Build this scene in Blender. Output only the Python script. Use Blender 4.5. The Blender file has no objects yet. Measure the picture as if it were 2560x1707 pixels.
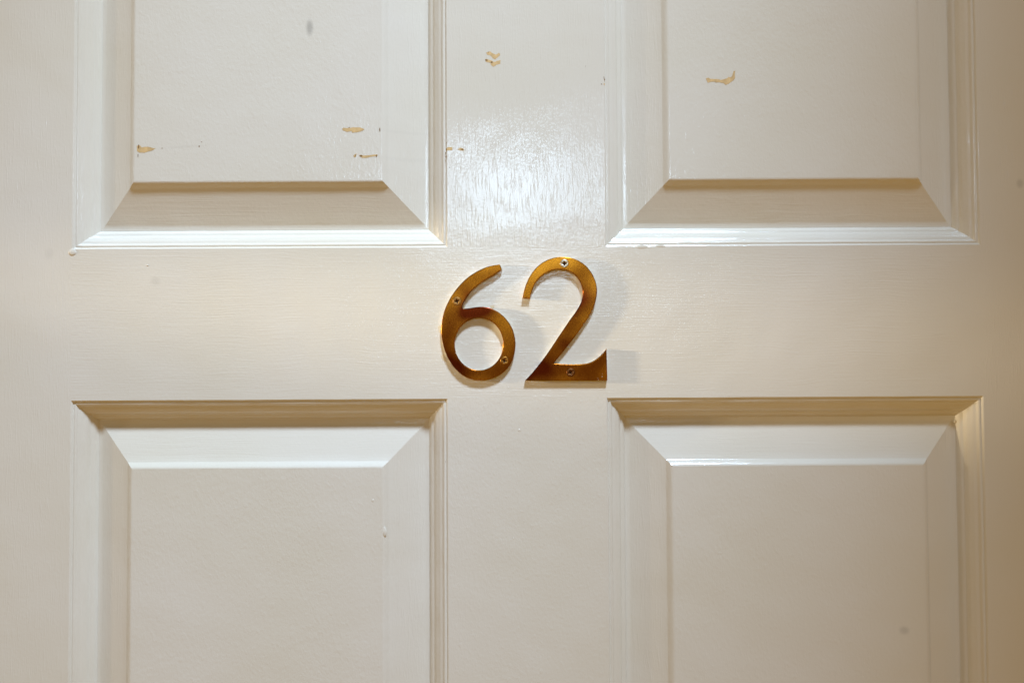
import bpy, bmesh, math, random
from mathutils import Vector, Matrix, noise
from mathutils.geometry import tessellate_polygon

random.seed(62)
S = bpy.context.scene
COL = S.collection
MM = 0.001

# ------------------------------------------------------------------ camera
PXMM = 4.12                       # photo pixels per millimetre on the door face
DIST = 0.537
TILT, ROLL = math.radians(1.7), math.radians(0.30)
cam_d = bpy.data.cameras.new('camera')
cam = bpy.data.objects.new('camera', cam_d)
COL.objects.link(cam)
cam_d.sensor_width = 36.0
cam_d.lens = 36.0 * (PXMM * DIST / MM) / 2560.0
cam_d.clip_start, cam_d.clip_end = 0.01, 50.0
ROT = Matrix.Rotation(math.pi / 2 + TILT, 3, 'X') @ Matrix.Rotation(-ROLL, 3, 'Z')
FWD = ROT @ Vector((0, 0, -1))
cam.location = -FWD * DIST
cam.rotation_euler = ROT.to_euler()
S.camera = cam

# ------------------------------------------------------------------ ambient room light
w = bpy.data.worlds.new('World')
S.world = w
w.use_nodes = True
nt = w.node_tree
bg = nt.nodes['Background']
tc = nt.nodes.new('ShaderNodeTexCoord')
sep = nt.nodes.new('ShaderNodeSeparateXYZ')
mr = nt.nodes.new('ShaderNodeMapRange')
mr.inputs['From Min'].default_value = -1.0
ramp = nt.nodes.new('ShaderNodeValToRGB')
ramp.color_ramp.elements[0].color = (0.37, 0.185, 0.012, 1)
ramp.color_ramp.elements[0].position = 0.25
ramp.color_ramp.elements[1].color = (0.125, 0.08, 0.022, 1)
ramp.color_ramp.elements[1].position = 0.8
nt.links.new(tc.outputs['Generated'], sep.inputs[0])
nt.links.new(sep.outputs['Z'], mr.inputs['Value'])
nt.links.new(mr.outputs['Result'], ramp.inputs[0])
nt.links.new(ramp.outputs[0], bg.inputs['Color'])
bg.inputs['Strength'].default_value = 1.0

# ------------------------------------------------------------------ lamps
def aim(o, target):
    o.rotation_euler = (Vector(target) - o.location).to_track_quat('-Z', 'Y').to_euler()

def area(name, loc, target, sx, sy, power, color):
    l = bpy.data.lights.new(name, 'AREA')
    l.shape = 'RECTANGLE'; l.size = sx; l.size_y = sy
    l.energy = power; l.color = color
    o = bpy.data.objects.new(name, l); COL.objects.link(o)
    o.location = loc; aim(o, target)
    return o

# cool recessed spot in the ceiling, above and in front of the door
sp = bpy.data.lights.new('ceiling_spot', 'SPOT')
sp.energy = 318; sp.color = (0.59, 0.755, 1.0)
sp.spot_size = math.radians(25); sp.spot_blend = 1.0
sp.shadow_soft_size = 0.15
so = bpy.data.objects.new('ceiling_spot', sp); COL.objects.link(so)
so.location = (0.36, -1.04, 1.92)
aim(so, (-0.125, 0, -0.01))

# cool ceiling panel farther down the hall (gives the gloss on the centre stile)
area('hall_panel_lamp', (0.02, -2.6, 0.61), (0, 0, 0.05), 0.54, 0.28, 6.0, (0.62, 0.81, 1.0))

# added warm fill for left-facing faces, no lamp known there
area('added_left_fill', (-1.12, -0.30, 0.14), (0, 0, 0), 0.04, 0.05, 0.8, (1.0, 0.86, 0.66))

# added narrow warm spot, no real source, throws the numerals' shadows sideways
ns = bpy.data.lights.new('numeral_shadow_helper', 'SPOT')
ns.energy = 84; ns.color = (1.0, 0.83, 0.60)
ns.spot_size = math.radians(5.8); ns.spot_blend = 1.0
ns.shadow_soft_size = 0.028
nso = bpy.data.objects.new('numeral_shadow_helper', ns); COL.objects.link(nso)
nso.location = (-1.20, -0.185, 0.115)
aim(nso, (0.01, 0, 0.012))

S.view_settings.view_transform = 'Standard'
S.view_settings.look = 'None'
S.view_settings.exposure = 0.0
S.view_settings.gamma = 1.0

# ------------------------------------------------------------------ helpers
def P(px, py, depth=0.0):
    """photo pixel -> point on the plane `depth` mm behind the door face"""
    f = PXMM * DIST / MM
    d = ROT @ Vector(((px - 1280) / f, (853.5 - py) / f, -1.0))
    t = (depth * MM - cam.location.y) / d.y
    return cam.location + d * t

def N(nt, typ, **kw):
    n = nt.nodes.new(typ)
    for k, v in kw.items():
        setattr(n, k, v)
    return n

def mesh_obj(name, verts, faces, mats, parent=None, smooth=True, fmat=None):
    me = bpy.data.meshes.new(name)
    me.from_pydata([tuple(v) for v in verts], [], faces)
    for m in (mats if isinstance(mats, (list, tuple)) else [mats]):
        me.materials.append(m)
    for i, p in enumerate(me.polygons):
        p.use_smooth = smooth
        if fmat: p.material_index = fmat[i]
    me.update()
    o = bpy.data.objects.new(name, me)
    COL.objects.link(o)
    if parent: o.parent = parent
    return o

# ------------------------------------------------------------------ materials
SMUDGES = [(772, 67, 10, 23, .36), (383, 703, 13, 13, .09), (122, 640, 13, 16, .06),
           (455, 368, 62, 4, .05), (1010, 323, 85, 5, .03), (1010, 392, 85, 6, .03),
           (2265, 1578, 14, 12, .20), (2549, 456, 11, 13, .20)]

def paint(name, stroke, fine=1.0, glint=.012):
    """aged gloss paint; stroke = noise frequency (x, y, z) per metre"""
    m = bpy.data.materials.new(name); m.use_nodes = True
    t = m.node_tree; L = t.links.new
    b = t.nodes['Principled BSDF']
    tc = N(t, 'ShaderNodeTexCoord')
    co = tc.outputs['Object']
    # slow wander of the brush
    wn = N(t, 'ShaderNodeTexNoise'); wn.inputs['Scale'].default_value = 22; wn.inputs['Detail'].default_value = 1
    L(co, wn.inputs['Vector'])
    sub = N(t, 'ShaderNodeVectorMath', operation='SUBTRACT'); sub.inputs[1].default_value = (.5, .5, .5)
    L(wn.outputs['Color'], sub.inputs[0])
    sc = N(t, 'ShaderNodeVectorMath', operation='SCALE'); sc.inputs['Scale'].default_value = 0.006
    L(sub.outputs[0], sc.inputs[0])
    ad = N(t, 'ShaderNodeVectorMath', operation='ADD'); L(co, ad.inputs[0]); L(sc.outputs[0], ad.inputs[1])
    mp = N(t, 'ShaderNodeMapping'); mp.inputs['Scale'].default_value = stroke
    L(ad.outputs[0], mp.inputs['Vector'])
    st = N(t, 'ShaderNodeTexNoise'); st.inputs['Scale'].default_value = 1; st.inputs['Detail'].default_value = 4
    st.inputs['Roughness'].default_value = .62
    L(mp.outputs[0], st.inputs['Vector'])
    # where the brush marks stand out
    am = N(t, 'ShaderNodeTexNoise'); am.inputs['Scale'].default_value = 14; am.inputs['Detail'].default_value = 2
    L(co, am.inputs['Vector'])
    amr = N(t, 'ShaderNodeMapRange'); amr.inputs['From Min'].default_value = .35; amr.inputs['From Max'].default_value = .68
    amr.inputs['To Min'].default_value = .25; amr.inputs['To Max'].default_value = 1.0
    L(am.outputs['Fac'], amr.inputs['Value'])
    stc = N(t, 'ShaderNodeMath', operation='SUBTRACT'); stc.inputs[1].default_value = .5
    L(st.outputs['Fac'], stc.inputs[0])
    stm = N(t, 'ShaderNodeMath', operation='MULTIPLY'); L(stc.outputs[0], stm.inputs[0]); L(amr.outputs[0], stm.inputs[1])
    # orange peel
    op = N(t, 'ShaderNodeTexNoise'); op.inputs['Scale'].default_value = 520; op.inputs['Detail'].default_value = 2
    L(co, op.inputs['Vector'])
    # nibs of dust under the paint
    vo = N(t, 'ShaderNodeTexVoronoi'); vo.inputs['Scale'].default_value = 62
    vo.inputs['Randomness'].default_value = 1.0
    L(co, vo.inputs['Vector'])
    nb = N(t, 'ShaderNodeMapRange', interpolation_type='SMOOTHSTEP')
    nb.inputs['From Min'].default_value = .075; nb.inputs['From Max'].default_value = .02
    nb.inputs['To Min'].default_value = 0; nb.inputs['To Max'].default_value = 1
    L(vo.outputs['Distance'], nb.inputs['Value'])
    vs = N(t, 'ShaderNodeSeparateColor'); L(vo.outputs['Color'], vs.inputs[0])
    vg = N(t, 'ShaderNodeMath', operation='GREATER_THAN'); vg.inputs[1].default_value = .72; L(vs.outputs[0], vg.inputs[0])
    nbm = N(t, 'ShaderNodeMath', operation='MULTIPLY'); L(nb.outputs[0], nbm.inputs[0]); L(vg.outputs[0], nbm.inputs[1])
    # slow unevenness of the board
    lw = N(t, 'ShaderNodeTexNoise'); lw.inputs['Scale'].default_value = 34; lw.inputs['Detail'].default_value = 1
    L(co, lw.inputs['Vector'])
    def mul(sock, k):
        n = N(t, 'ShaderNodeMath', operation='MULTIPLY'); n.inputs[1].default_value = k; L(sock, n.inputs[0]); return n.outputs[0]
    def add(a, c):
        n = N(t, 'ShaderNodeMath', operation='ADD'); L(a, n.inputs[0]); L(c, n.inputs[1]); return n.outputs[0]
    gm = N(t, 'ShaderNodeMapping'); gm.inputs['Scale'].default_value = tuple(q * .8 for q in stroke)
    L(ad.outputs[0], gm.inputs['Vector'])
    gn = N(t, 'ShaderNodeTexNoise'); gn.inputs['Scale'].default_value = 1; gn.inputs['Detail'].default_value = 2
    L(gm.outputs[0], gn.inputs['Vector'])
    gr = N(t, 'ShaderNodeMapRange', interpolation_type='SMOOTHSTEP')
    gr.inputs['From Min'].default_value = .52; gr.inputs['From Max'].default_value = .72
    L(gn.outputs['Fac'], gr.inputs['Value'])
    h = add(add(mul(gr.outputs[0], glint), add(mul(stm.outputs[0], .20 * fine), mul(op.outputs['Fac'], .06))), add(mul(nbm.outputs[0], .03), mul(lw.outputs['Fac'], .38)))
    bu = N(t, 'ShaderNodeBump'); bu.inputs['Strength'].default_value = 1.0; bu.inputs['Distance'].default_value = MM
    L(h, bu.inputs['Height']); L(bu.outputs[0], b.inputs['Normal'])
    # colour: cream white, faint yellowing and grime
    cn = N(t, 'ShaderNodeTexNoise'); cn.inputs['Scale'].default_value = 9; cn.inputs['Detail'].default_value = 3
    L(co, cn.inputs['Vector'])
    cr = N(t, 'ShaderNodeValToRGB')
    cr.color_ramp.elements[0].position = .3; cr.color_ramp.elements[0].color = (.77, .73, .60, 1)
    cr.color_ramp.elements[1].position = .7; cr.color_ramp.elements[1].color = (.80, .765, .66, 1)
    L(cn.outputs['Fac'], cr.inputs[0])
    col = cr.outputs[0]
    # grey smudges on the paint
    for (px, py, rx, rz, k) in SMUDGES:
        c = P(px, py)
        c.x += .0
        s1 = N(t, 'ShaderNodeVectorMath', operation='SUBTRACT'); s1.inputs[1].default_value = c; L(ad.outputs[0], s1.inputs[0])
        s2 = N(t, 'ShaderNodeVectorMath', operation='MULTIPLY')
        s2.inputs[1].default_value = (PXMM / rx / MM, 0, PXMM / rz / MM); L(s1.outputs[0], s2.inputs[0])
        ln = N(t, 'ShaderNodeVectorMath', operation='LENGTH'); L(s2.outputs[0], ln.inputs[0])
        mr = N(t, 'ShaderNodeMapRange', interpolation_type='SMOOTHSTEP')
        mr.inputs['From Min'].default_value = 1.25; mr.inputs['From Max'].default_value = .25
        mr.inputs['To Min'].default_value = 0; mr.inputs['To Max'].default_value = k
        L(ln.outputs['Value'], mr.inputs['Value'])
        mx = N(t, 'ShaderNodeMix', data_type='RGBA')
        L(mr.outputs[0], mx.inputs['Factor']); L(col, mx.inputs['A']); mx.inputs['B'].default_value = (.10, .10, .09, 1)
        col = mx.outputs['Result']
    L(col, b.inputs['Base Color'])
    rr = N(t, 'ShaderNodeMapRange'); rr.inputs['From Min'].default_value = .3; rr.inputs['From Max'].default_value = .7
    rr.inputs['To Min'].default_value = .09; rr.inputs['To Max'].default_value = .17
    L(cn.outputs['Fac'], rr.inputs['Value']); L(rr.outputs[0], b.inputs['Roughness'])
    b.inputs['Specular IOR Level'].default_value = .65
    return m

PAINT_H = paint('cream_paint_brushed_across', (32, 32, 1300), .65, .02)
PAINT_V = paint('cream_paint_brushed_down', (1300, 70, 110), .36, .045)
PAINT_F = paint('cream_paint_rolled', (520, 200, 300), .9, .03)

def brass(name, dark=False):
    m = bpy.data.materials.new(name); m.use_nodes = True
    t = m.node_tree; L = t.links.new
    b = t.nodes['Principled BSDF']
    tc = N(t, 'ShaderNodeTexCoord'); co = tc.outputs['Object']
    n1 = N(t, 'ShaderNodeTexNoise'); n1.inputs['Scale'].default_value = 32; n1.inputs['Detail'].default_value = 1.5
    L(co, n1.inputs['Vector'])
    r1 = N(t, 'ShaderNodeValToRGB')
    r1.color_ramp.elements[0].position = .40; r1.color_ramp.elements[0].color = (.13, .02, .004, 1)  # maroon patches put into the colour, standing in for dark reflections
    r1.color_ramp.elements[1].position = .60; r1.color_ramp.elements[1].color = (.52, .205, .015, 1)
    L(n1.outputs['Fac'], r1.inputs[0])
    # smears and specks of door paint left on the metal, thick along the edges
    at = N(t, 'ShaderNodeAttribute', attribute_name='edge')
    n2 = N(t, 'ShaderNodeTexNoise'); n2.inputs['Scale'].default_value = 620; n2.inputs['Detail'].default_value = 3
    L(co, n2.inputs['Vector'])
    n3 = N(t, 'ShaderNodeTexNoise'); n3.inputs['Scale'].default_value = 75; n3.inputs['Detail'].default_value = 2
    L(co, n3.inputs['Vector'])
    a1 = N(t, 'ShaderNodeMath', operation='ADD'); L(n2.outputs['Fac'], a1.inputs[0]); L(n3.outputs['Fac'], a1.inputs[1])
    a2 = N(t, 'ShaderNodeMath', operation='MULTIPLY_ADD'); a2.inputs[1].default_value = .50
    L(at.outputs['Fac'], a2.inputs[0]); L(a1.outputs[0], a2.inputs[2])
    mk = N(t, 'ShaderNodeMapRange', interpolation_type='SMOOTHSTEP')
    mk.inputs['From Min'].default_value = 1.36; mk.inputs['From Max'].default_value = 1.44
    L(a2.outputs[0], mk.inputs['Value'])
    mx = N(t, 'ShaderNodeMix', data_type='RGBA'); L(mk.outputs[0], mx.inputs['Factor'])
    L(r1.outputs[0], mx.inputs['A']); mx.inputs['B'].default_value = (.72, .66, .54, 1)
    L(mx.outputs['Result'], b.inputs['Base Color'])
    mt = N(t, 'ShaderNodeMath', operation='SUBTRACT'); mt.inputs[0].default_value = 1.0; L(mk.outputs[0], mt.inputs[1])
    L(mt.outputs[0], b.inputs['Metallic'])
    n4 = N(t, 'ShaderNodeTexNoise'); n4.inputs['Scale'].default_value = 26; n4.inputs['Detail'].default_value = 1
    L(co, n4.inputs['Vector'])
    bu = N(t, 'ShaderNodeBump'); bu.inputs['Strength'].default_value = 1; bu.inputs['Distance'].default_value = .8 * MM
    L(n4.outputs['Fac'], bu.inputs['Height']); L(bu.outputs[0], b.inputs['Normal'])
    # fine rubbing scratches
    sm = N(t, 'ShaderNodeMapping'); sm.inputs['Scale'].default_value = (2200, 2200, 500); sm.inputs['Rotation'].default_value = (0, .6, 0)
    L(co, sm.inputs['Vector'])
    sn = N(t, 'ShaderNodeTexNoise'); sn.inputs['Scale'].default_value = 1; sn.inputs['Detail'].default_value = 3
    L(sm.outputs[0], sn.inputs['Vector'])
    sr = N(t, 'ShaderNodeMapRange'); sr.inputs['From Min'].default_value = .35; sr.inputs['From Max'].default_value = .7
    sr.inputs['To Min'].default_value = .22; sr.inputs['To Max'].default_value = .28
    L(sn.outputs['Fac'], sr.inputs['Value']); L(sr.outputs[0], b.inputs['Roughness'])
    return m

BRASS = brass('aged_brass')

def plain(name, color, rough, metal=0.0, bump=0.0):
    m = bpy.data.materials.new(name); m.use_nodes = True
    t = m.node_tree; b = t.nodes['Principled BSDF']; L = t.links.new
    tc = N(t, 'ShaderNodeTexCoord')
    n = N(t, 'ShaderNodeTexNoise'); n.inputs['Scale'].default_value = 420; n.inputs['Detail'].default_value = 3
    L(tc.outputs['Object'], n.inputs['Vector'])
    r = N(t, 'ShaderNodeValToRGB')
    r.color_ramp.elements[0].position = .3; r.color_ramp.elements[1].position = .7
    r.color_ramp.elements[0].color = tuple(c * .8 for c in color) + (1,)
    r.color_ramp.elements[1].color = tuple(min(1, c * 1.12) for c in color) + (1,)
    L(n.outputs['Fac'], r.inputs[0]); L(r.outputs[0], b.inputs['Base Color'])
    b.inputs['Roughness'].default_value = rough; b.inputs['Metallic'].default_value = metal
    return m

BARE = plain('bare_wood', (.72, .50, .22), .7)
GRIME = plain('brown_grime_in_chip', (.26, .15, .05), .8)
RECESS = plain('recess_shade_colour', (.15, .065, .02), .7)  # screw recess shade put into the colour so the cross reads
SCREW_BRIGHT = plain('bright_screw_metal', (.95, .86, .70), .36, 1.0)
SCREW_DULL = plain('dull_brass_screw', (.42, .20, .04), .35, 1.0)
SCREW_DARK = plain('tarnished_screw', (.22, .09, .03), .4, 1.0)
SCREW_SMEARED = plain('paint_smeared_screw', (.44, .23, .06), .45, .8)

# ------------------------------------------------------------------ the door
door = bpy.data.objects.new('panel_door', None)
COL.objects.link(door)
DCX = 9.0                                   # door centre line, mm
IN, OUT = 48.0, 276.5                       # inner / outer edges of the panels from the centre line
ZT, ZB = 57.4, -34.4                        # lock rail top / bottom, mm
HALF = 381.0
TOP, BOT = 470.0, -600.0                    # panel ends out of sight
door.location = (DCX * MM, 0, (BOT - 220) * MM)
door['label'] = 'cream painted wooden panel door with chipped gloss paint and raised panels'
door['category'] = 'door'
door['kind'] = 'thing'
INV = door.location.copy()

def reparent(o, parent):
    o.parent = parent
    o.matrix_parent_inverse = Matrix.Translation(-INV) if parent is door else Matrix.Identity(4)
    return o

def board(name, x0, x1, z0, z1, mat):
    y0, y1 = 0.0, 38.0
    v = [((x + DCX) * MM, y * MM, z * MM) for y in (y0, y1) for x in (x0, x1) for z in (z0, z1)]
    f = [(0, 2, 3, 1), (4, 5, 7, 6), (0, 1, 5, 4), (2, 6, 7, 3), (0, 4, 6, 2), (1, 3, 7, 5)]
    return reparent(mesh_obj(name, v, f, mat, smooth=False), door)

board('stile', -HALF, -OUT, BOT - 220, TOP + 480, PAINT_V)
board('stile', OUT, HALF, BOT - 220, TOP + 480, PAINT_V)
board('rail', -OUT, OUT, ZB, ZT, PAINT_H)
board('rail', -OUT, OUT, BOT - 220, BOT, PAINT_H)
board('rail', -OUT, OUT, TOP, TOP + 480, PAINT_H)
mull_up = board('mullion', -IN, IN, ZT, TOP, PAINT_V)
mull_dn = board('mullion', -IN, IN, BOT, ZB, PAINT_F)

# moulding profile: distance in from the frame edge, depth below the door face (mm)
MOULD = [(0, 0), (.4, .12), (.75, .5), (1.05, 1.05), (1.35, 1.15), (1.75, .92), (2.4, .98), (2.85, 1.25), (3.2, 1.75), (3.6, 2.2),
         (4.2, 2.42), (5.0, 2.7), (5.8, 3.15), (6.2, 3.5), (6.6, 3.75), (7.3, 4.2), (8.0, 4.85), (8.55, 5.6), (8.95, 6.3), (9.35, 6.65),
         (9.9, 6.8), (10.6, 7.15), (11.2, 7.7), (11.7, 8.45), (12.05, 9.0), (12.5, 9.25)]
# raised panel: fraction ring list (vertical inset, horizontal inset, depth)
def panel_rings():
    r = [(12.3, 12.3, 10.6), (13.5, 13.4, 10.6), (15.6, 14.9, 10.5), (16.1, 15.4, 10.3)]
    for i in range(1, 6):
        u = i / 5
        r.append((16.1 + 21.4 * u, 15.4 + 17.6 * u, 10.3 - 6.4 * u))
    a, c = 37.5, 33.0
    for ds, dd in ((.35, 3.7), (.8, 3.25), (1.6, 2.5), (2.6, 1.7), (3.2, 1.3), (3.7, 1.1), (4.4, 1.05)):
        r.append((a + ds, c + ds, dd))
    return r
RINGS = panel_rings()

def strip(x0, x1, z0, z1, rings, side, seed, wob, first_fixed=True, extra=(0, 0)):
    """one mitred side of a ring set -> verts, faces"""
    length = (x1 - x0) if side in 'tb' else (z1 - z0)
    n = max(2, int(length / 3.0))
    V, F = [], []
    for k, (sv, sh, d) in enumerate(rings):
        g = min(1.0, max(0.0, (sh - 15.4) / 17.6))
        xa, xb, za, zb = x0 + sh + extra[0] * g, x1 - sh - extra[1] * g, z0 + sv, z1 - sv
        for i in range(n + 1):
            u = i / n
            if side == 't':   x, z = xa + (xb - xa) * u, zb
            elif side == 'b': x, z = xa + (xb - xa) * u, za
            elif side == 'l': x, z = xa, za + (zb - za) * u
            else:             x, z = xb, za + (zb - za) * u
            q = Vector((x * .055, z * .055, seed + k * .21))
            e = noise.noise(q) * wob + noise.noise(q * 4.3) * wob * .45
            fade = min(1, i / 2, (n - i) / 2)
            if not (first_fixed and k == 0):
                dd = e * fade
                if side in 'tb': z += dd * .8
                else: x += dd * .8
                d2 = d + noise.noise(q + Vector((31, 7, 3))) * wob * .5 * fade
            else:
                d2 = d
            V.append(((x + DCX) * MM, d2 * MM, z * MM))
    for k in range(len(rings) - 1):
        for i in range(n):
            a = k * (n + 1) + i
            q = (a, a + 1, a + n + 2, a + n + 1)
            F.append(q if side in 'br' else q[::-1])
    return V, F

def make_panel(name, x0, x1, z0, z1, seed, extra):
    V, F, M = [], [], []
    for j, s in enumerate('tblr'):
        v, f = strip(x0, x1, z0, z1, RINGS, s, seed + j * 9.1, .10, True, extra)
        o = len(V)
        V += v; F += [tuple(i + o for i in q) for q in f]
        M += [0 if s in 'tb' else 1] * len(f)
    sv, sh, d = RINGS[-1]
    o = len(V)
    e = .35
    ea, eb = extra
    for (x, z) in ((x0 + sh + ea - e, z0 + sv - e), (x1 - sh - eb + e, z0 + sv - e), (x1 - sh - eb + e, z1 - sv + e), (x0 + sh + ea - e, z1 - sv + e)):
        V.append(((x + DCX) * MM, (d + .03) * MM, z * MM))
    F.append((o, o + 1, o + 2, o + 3)); M.append(2)
    for (x, z) in ((x0, z0), (x1, z0), (x1, z1), (x0, z1)):
        V.append(((x + DCX) * MM, 30 * MM, z * MM))
    F.append((o + 7, o + 6, o + 5, o + 4)); M.append(1)
    p = mesh_obj(name, V, F, [PAINT_H, PAINT_V, PAINT_F], fmat=M)
    reparent(p, door)
    for j, s in enumerate('tblr'):
        v, f = strip(x0, x1, z0, z1, [(a, a, c * 1.14) for a, c in MOULD], s, seed + 50 + j * 7.7, .18, True)
        mo = mesh_obj('moulding', v, f, PAINT_H if s in 'tb' else PAINT_V)
        mo.parent = p
    return p

pUL = make_panel('panel', -OUT, -IN, ZT, TOP, 1.0, (0, 3))
pUR = make_panel('panel', IN, OUT, ZT, TOP, 2.0, (3, 0))
pLL = make_panel('panel', -OUT, -IN, BOT, ZB, 3.0, (0, 3))
pLR = make_panel('panel', IN, OUT, BOT, ZB, 4.0, (3, 0))
FIELD = 1.05

# ------------------------------------------------------------------ chips in the paint
def chip(pts, parent, depth, mat=BARE, jit=.55, name='paint_chip'):
    """pts: outline in photo pixels -> a thin ragged patch of bare wood"""
    out = []
    n = len(pts)
    for i in range(n):
        a, b = Vector(pts[i]), Vector(pts[(i + 1) % n])
        m = max(1, int((b - a).length / 2.6))
        for k in range(m):
            q = a.lerp(b, k / m)
            out.append((q.x + random.uniform(-jit, jit), q.y + random.uniform(-jit, jit)))
    bm = bmesh.new()
    vs = [bm.verts.new(P(x, y, depth - .06)) for x, y in out]
    for tri in tessellate_polygon([[Vector((x, -y, 0)) for x, y in out]]):
        try: bm.faces.new([vs[i] for i in tri])
        except ValueError: pass
    bm.normal_update()
    for f in bm.faces:
        if f.normal.y > 0: f.normal_flip()
    me = bpy.data.meshes.new(name); bm.to_mesh(me); bm.free()
    me.materials.append(mat)
    o = bpy.data.objects.new(name, me); COL.objects.link(o); o.parent = parent
    return o

def speck(px, py, rx, ry, parent, depth, mat=GRIME):
    return chip([(px + rx * math.cos(a) * random.uniform(.7, 1.1), py + ry * math.sin(a) * random.uniform(.7, 1.1))
                 for a in [i * math.pi / 3 for i in range(6)]], parent, depth, mat, .3)

# upper left panel
z = lambda L, ox, oy, k: [(ox + x / k, oy + y / k) for x, y in L]
chip(z([(95, 150), (120, 128), (200, 135), (280, 122), (390, 125), (440, 140), (468, 158), (420, 180), (350, 205), (265, 212), (250, 185), (170, 192), (120, 175)], 840, 300, 6.533), pUL, FIELD)
chip(z([(370, 570), (420, 572), (450, 585), (560, 575), (680, 562), (678, 588), (560, 602), (500, 618), (430, 622), (405, 600)], 840, 300, 6.533), pUL, FIELD, jit=.35)
chip(z([(278, 590), (300, 565), (335, 545), (330, 600), (300, 612)], 840, 300, 6.533), pUL, FIELD, jit=.35)
speck(903, 390, 4.5, 2.4, pUL, FIELD - .05); speck(941, 390, 2, 4, pUL, FIELD - .05); speck(889, 388, 1.5, 2.5, pUL, FIELD - .05)
speck(949.5, 325, 1.8, 7, pUL, FIELD); speck(873, 319, 2, 1.2, pUL, FIELD - .05)
chip(z([(862, 125), (890, 118), (905, 138), (960, 132), (1030, 148), (1000, 165), (930, 185), (885, 185), (865, 170)], 100, 330, 3.5636), pUL, FIELD, jit=.4)
speck(346.5, 367, 2.6, 7, pUL, FIELD - .05); speck(345, 390, 1.2, 6, pUL, FIELD); speck(498, 366, 2, 2.4, pUL, FIELD)
speck(405, 371, 2, 1, pUL, FIELD); speck(504, 355, 1.6, 1, pUL, FIELD)
# upper right panel
chip(z([(480, 720), (600, 680), (700, 735), (850, 745), (1050, 745), (1220, 790), (1400, 745), (1520, 715), (1600, 640), (1680, 670), (1760, 620), (1800, 500), (1840, 360), (1930, 330), (1900, 520), (1915, 680), (1860, 790), (1740, 870), (1620, 960), (1460, 1035), (1330, 940), (1180, 910), (980, 910), (860, 870), (720, 880), (580, 930)], 1740, 160, 19.6), pUR, FIELD, jit=.15)
# centre upright, above the number
k5 = 3.5636
chip(z([(555, 470), (585, 458), (610, 475), (640, 490), (672, 470), (678, 490), (655, 515), (635, 532), (612, 522), (600, 500), (560, 488)], 1060, 0, k5), mull_up, 0, jit=.45)
chip(z([(545, 525), (565, 530), (600, 540), (625, 555), (650, 545), (682, 538), (680, 570), (645, 580), (620, 597), (595, 580), (590, 562), (548, 552)], 1060, 0, k5), mull_up, 0, jit=.45)
speck(1216, 151, 4, 2, mull_up, -.05); speck(1229, 156, 3, 2.2, mull_up, -.05); speck(1221, 131, 2, 1.2, mull_up, -.05)
chip(z([(1790, 470), (1830, 445), (1895, 445), (1905, 475), (1890, 500), (1830, 495), (1800, 510)], 840, 300, 6.533), mull_up, 0, jit=.35)
chip(z([(1985, 480), (2030, 452), (2080, 465), (2098, 498), (2050, 505)], 840, 300, 6.533), mull_up, 0, jit=.35)
speck(1115.5, 374, 1.8, 3, mull_up, -.05); speck(1156, 374, 3.4, 2, mull_up, -.05)
speck(1115, 392, 2, 3, mull_up, 0); speck(1114, 383, 1.2, 1.5, mull_up, 0); speck(1117, 356, .9, 2.4, mull_up, 0); speck(1124, 419, 1, 2, mull_up, 0)
speck(1510, 195, 1.2, 5, mull_up, 0); speck(1512, 199, 1.4, 2.5, mull_up, 0); speck(1504, 211, 2, 1.6, mull_up, 0); speck(1510.5, 211, 2.4, 2.2, mull_up, 0, BARE)
speck(1464, 166, 1, 1, mull_up, 0)

# ------------------------------------------------------------------ drips and runs of paint
def drip(px, py, rx, ry, parent, depth, bulge, mat):
    """a small run of paint: an elongated dome fatter at its lower end"""
    c = P(px, py, depth)
    V, F = [], []
    nr, ns = 5, 14
    for r in range(nr + 1):
        u = r / nr
        for s in range(ns):
            a = 2 * math.pi * s / ns
            wv = 1.0 - .35 * max(0, math.sin(a))
            V.append((c.x + rx * MM * u * math.cos(a) * wv, c.y + .03 * MM - bulge * MM * math.sqrt(max(0, 1 - u * u)) * (1 - .4 * u * max(0, math.sin(a))), c.z + ry * MM * u * math.sin(a)))
    for r in range(nr):
        for s in range(ns):
            a, b2 = r * ns + s, r * ns + (s + 1) % ns
            F.append((a, b2, b2 + ns, a + ns))
    o = mesh_obj('paint_drip', V, F, mat)
    o.parent = parent
    return o

rail_mid = [o for o in door.children if o.name.startswith('rail')][0]
drip(181, 630, 2.6, 2.4, rail_mid, 0, .6, PAINT_H)
drip(1604, 617, 4.0, 1.3, rail_mid, 0, .22, PAINT_H)
drip(1652, 615, 3.0, .9, rail_mid, 0, .16, PAINT_H)
drip(961, 1328, 1.4, 3.4, pLL, 1.5, .55, PAINT_V)
drip(2389, 1053, 1.2, 1.2, pLR, 10.2, .45, PAINT_V)
drip(2443, 1008, .9, .8, pLR, 3.6, .6, PAINT_V)
drip(932, 1250, .8, 1.2, pLL, FIELD, .15, PAINT_F)
drip(369, 663, 1.0, .35, rail_mid, 0, .3, PAINT_H)
drip(1298, 1075, 1.0, 1.0, mull_dn, 0, .15, PAINT_F)
for (px, py) in ((1243, 1039), (1273, 1041), (1212, 1054), (1115, 1145), (1198, 1296), (1214, 1255), (1283, 1345), (1449, 1108), (1384, 1152), (1061, 967), (1271, 968)):
    drip(px, py, .34, .34, mull_dn, 0, .16, PAINT_F)

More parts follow.
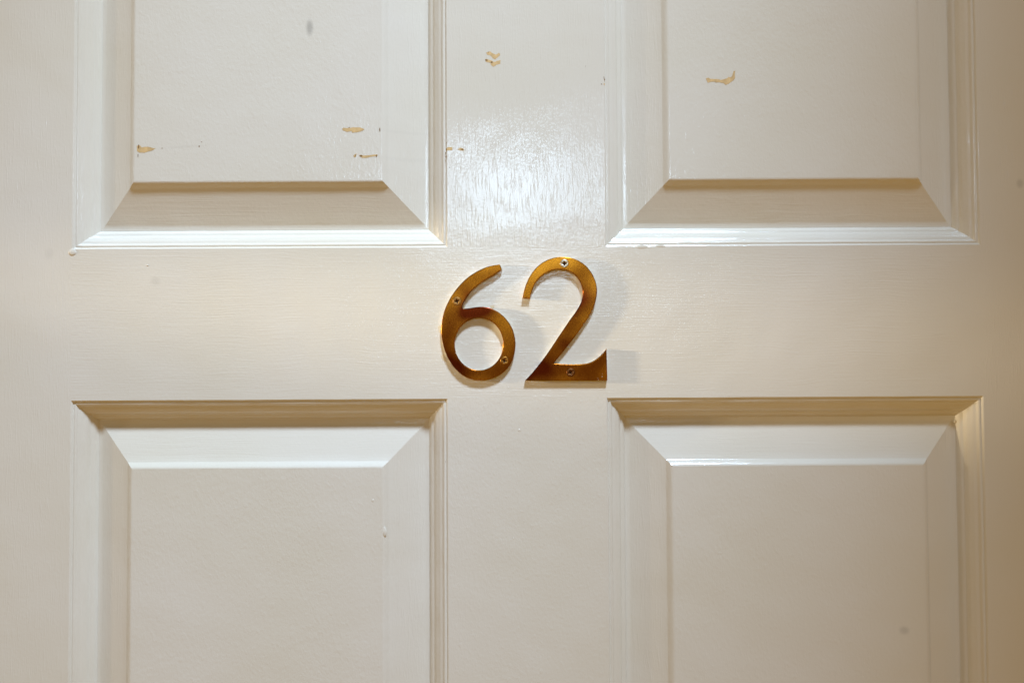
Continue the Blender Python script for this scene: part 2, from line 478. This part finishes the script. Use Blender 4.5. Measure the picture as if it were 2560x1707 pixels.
# old varnish that ran out from under the number
RESIDUE = plain('yellowed_varnish_residue', (.76, .65, .43), .4)
zz = lambda L: z(L, 1040, 600, 3.5636)
chip(zz([(196, 770), (222, 755), (240, 790), (238, 830), (205, 826)]), rail_mid, 0, RESIDUE, .3, 'varnish_residue')
chip(zz([(222, 1030), (240, 1015), (262, 1050), (270, 1080), (235, 1070)]), rail_mid, 0, RESIDUE, .3, 'varnish_residue')
chip(zz([(400, 590), (425, 575), (440, 610), (415, 625)]), rail_mid, 0, RESIDUE, .3, 'varnish_residue')
chip(zz([(655, 588), (690, 578), (700, 605), (680, 615)]), rail_mid, 0, RESIDUE, .3, 'varnish_residue')

# ------------------------------------------------------------------ numerals
def catmull(pts, corner, sub=6):
    """closed smooth outline; indices in `corner` stay sharp"""
    n, out = len(pts), []
    for i in range(n):
        p0, p1, p2, p3 = (Vector(pts[(i + k) % n]) for k in (-1, 0, 1, 2))
        if i in corner: p0 = p1 - (p2 - p1) * .5
        if (i + 1) % n in corner: p3 = p2 + (p2 - p1) * .5
        if i in corner and (i + 1) % n in corner:
            out.append(p1.copy()); continue
        for s in range(sub):
            t = s / sub
            out.append(.5 * (2 * p1 + (p2 - p0) * t + (2 * p0 - 5 * p1 + 4 * p2 - p3) * t * t + (3 * p1 - p0 - 3 * p2 + p3) * t ** 3))
    return out

THICK = 2.9
def numeral(name, loops, base_px, label):
    cu = bpy.data.curves.new(name, 'CURVE')
    cu.dimensions = '2D'; cu.fill_mode = 'BOTH'
    cu.extrude = (THICK / 2 - .5) * MM; cu.bevel_depth = .5 * MM; cu.bevel_resolution = 4; cu.offset = -.5 * MM
    base = P(*base_px, 0)
    for lp in loops:
        s = cu.splines.new('POLY'); s.points.add(len(lp) - 1); s.use_cyclic_u = True
        for q, (x, y) in zip(s.points, lp):
            w3 = P(1040 + x / 3.5636, 600 + y / 3.5636, -THICK)
            q.co = (w3.x - base.x, w3.z - base.z, 0, 1)
    tmp = bpy.data.objects.new('tmp', cu); COL.objects.link(tmp)
    me = bpy.data.meshes.new_from_object(tmp.evaluated_get(bpy.context.evaluated_depsgraph_get()))
    bpy.data.objects.remove(tmp); bpy.data.curves.remove(cu)
    me.name = name
    # curve plane (x, y, z) -> door plane (x, -z, y)
    me.transform(Matrix(((1, 0, 0, 0), (0, 0, -1, -THICK / 2 * MM), (0, 1, 0, 0), (0, 0, 0, 1))))
    me.materials.clear(); me.materials.append(BRASS)
    at = me.attributes.new('edge', 'FLOAT', 'POINT')
    ys = [v.co.y for v in me.vertices]
    for i, v in enumerate(me.vertices):
        d = v.co.y + THICK * MM                    # 0 on the front face
        at.data[i].value = min(1.0, max(0.0, d / (1.0 * MM)))
    for p in me.polygons:
        p.use_smooth = abs(p.normal.y) < .98
    o = bpy.data.objects.new(name, me); COL.objects.link(o)
    o.location = base
    o['label'] = label; o['category'] = 'number'; o['group'] = 'brass numerals on the door'
    return o

six_out = [(748, 216), (766, 262), (700, 308), (620, 355), (540, 412), (480, 472), (440, 532), (415, 582), (418, 612), (480, 606), (540, 596), (600, 595), (660, 607),
           (720, 633), (775, 673), (825, 730), (860, 792), (880, 860), (887, 930), (880, 1000), (860, 1068), (825, 1130), (770, 1185), (710, 1220), (640, 1243), (570, 1250),
           (500, 1242), (430, 1213), (365, 1163), (310, 1095), (265, 1010), (238, 920), (225, 830), (228, 740), (245, 652), (275, 572), (320, 490), (380, 411), (450, 341), (530, 286), (620, 243), (690, 224)]
six_in = [(560 + 216 * math.cos(a), 926 + 233 * math.sin(a)) for a in [i * 2 * math.pi / 56 for i in range(56)]]
two_out = [(948, 518), (962, 450), (985, 380), (1022, 308), (1075, 242), (1140, 192), (1220, 159), (1300, 150), (1390, 160), (1470, 195), (1540, 256), (1588, 335), (1612, 420), (1610, 500),
           (1590, 582), (1550, 665), (1492, 755), (1432, 840), (1370, 920), (1310, 995), (1250, 1070), (1226, 1098), (1300, 1104), (1400, 1106), (1500, 1101), (1562, 1085), (1620, 1050), (1665, 1008), (1698, 966),
           (1706, 1250), (972, 1250), (1040, 1177), (1110, 1090), (1180, 995), (1240, 905), (1300, 815), (1370, 712), (1430, 628), (1470, 555), (1486, 488), (1480, 420), (1453, 358),
           (1402, 302), (1340, 270), (1270, 262), (1200, 275), (1130, 312), (1080, 362), (1045, 422), (1026, 480), (1019, 520)]
n6 = numeral('door_numeral', [catmull(six_out, {0, 1, 8}), six_in], (1200, 951), 'aged brass numeral 6 screwed to the door, left of the 2')
n2 = numeral('door_numeral', [catmull(two_out, {0, 21, 28, 29, 30, 50})], (1416, 951), 'aged brass numeral 2 screwed to the door, right of the 6')

def screw(num, zx, zy, mat, rot=0.0, r=2.55):
    c = P(1040 + zx / 3.5636, 600 + zy / 3.5636, -THICK) - num.location
    V, F = [], []
    n = 32
    def star(a, ro, ri):
        k = abs(math.cos(2 * a))               # four lobes
        return ri + (ro - ri) * k ** 2.2
    rows = [(lambda a: r, .0), (lambda a: r, -.10), (lambda a: r * .93, -.20), (lambda a: star(a, 1.62, .85) + .12, -.24),
            (lambda a: star(a, 1.5, .75), -.12), (lambda a: star(a, 1.2, .6), .7), (lambda a: .35, 1.3)]
    for fr, y in rows:
        for s in range(n):
            a = 2 * math.pi * s / n
            q = fr(a)
            V.append((q * MM * math.cos(a + rot), y * MM, q * MM * math.sin(a + rot)))
    V.append((0, 1.35 * MM, 0))
    for k in range(len(rows) - 1):
        for s in range(n):
            a, b2 = k * n + s, k * n + (s + 1) % n
            F.append((a, a + n, b2 + n, b2))
    k = (len(rows) - 1) * n
    for s in range(n):
        F.append((k + s, len(V) - 1, k + (s + 1) % n))
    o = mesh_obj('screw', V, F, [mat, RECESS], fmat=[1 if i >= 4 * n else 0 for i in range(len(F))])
    o.location = c
    o.parent = num
    return o

def bore(num, holes):
    """countersunk holes through the numeral where the screws sit"""
    bm = bmesh.new()
    for (zx, zy) in holes:
        c = P(1040 + zx / 3.5636, 600 + zy / 3.5636, -THICK) - num.location
        r = bmesh.ops.create_cone(bm, cap_ends=True, segments=32, radius1=2.62 * MM, radius2=2.62 * MM, depth=4 * MM)
        bmesh.ops.rotate(bm, verts=r['verts'], cent=(0, 0, 0), matrix=Matrix.Rotation(math.pi / 2, 3, 'X'))
        bmesh.ops.translate(bm, verts=r['verts'], vec=c)
    me = bpy.data.meshes.new('bore'); bm.to_mesh(me); bm.free()
    cut = bpy.data.objects.new('bore', me); COL.objects.link(cut); cut.location = num.location
    md = num.modifiers.new('bore', 'BOOLEAN'); md.operation = 'DIFFERENCE'; md.object = cut; md.solver = 'EXACT'
    bpy.context.view_layer.update()
    res = bpy.data.meshes.new_from_object(num.evaluated_get(bpy.context.evaluated_depsgraph_get()))
    if len(res.polygons) > 50:
        num.data = res
    num.modifiers.clear()
    bpy.data.objects.remove(cut)

bore(n6, [(365, 545), (790, 1075)])
bore(n2, [(1322, 210), (1378, 1180)])
screw(n6, 365, 545, SCREW_SMEARED, .3)['label'] = 'screw smeared with paint'
screw(n6, 790, 1075, SCREW_DULL, -.35)
screw(n2, 1322, 210, SCREW_BRIGHT, .1)['label'] = 'bright shiny screw'
screw(n2, 1378, 1180, SCREW_DARK, .5)['label'] = 'dark tarnished screw'
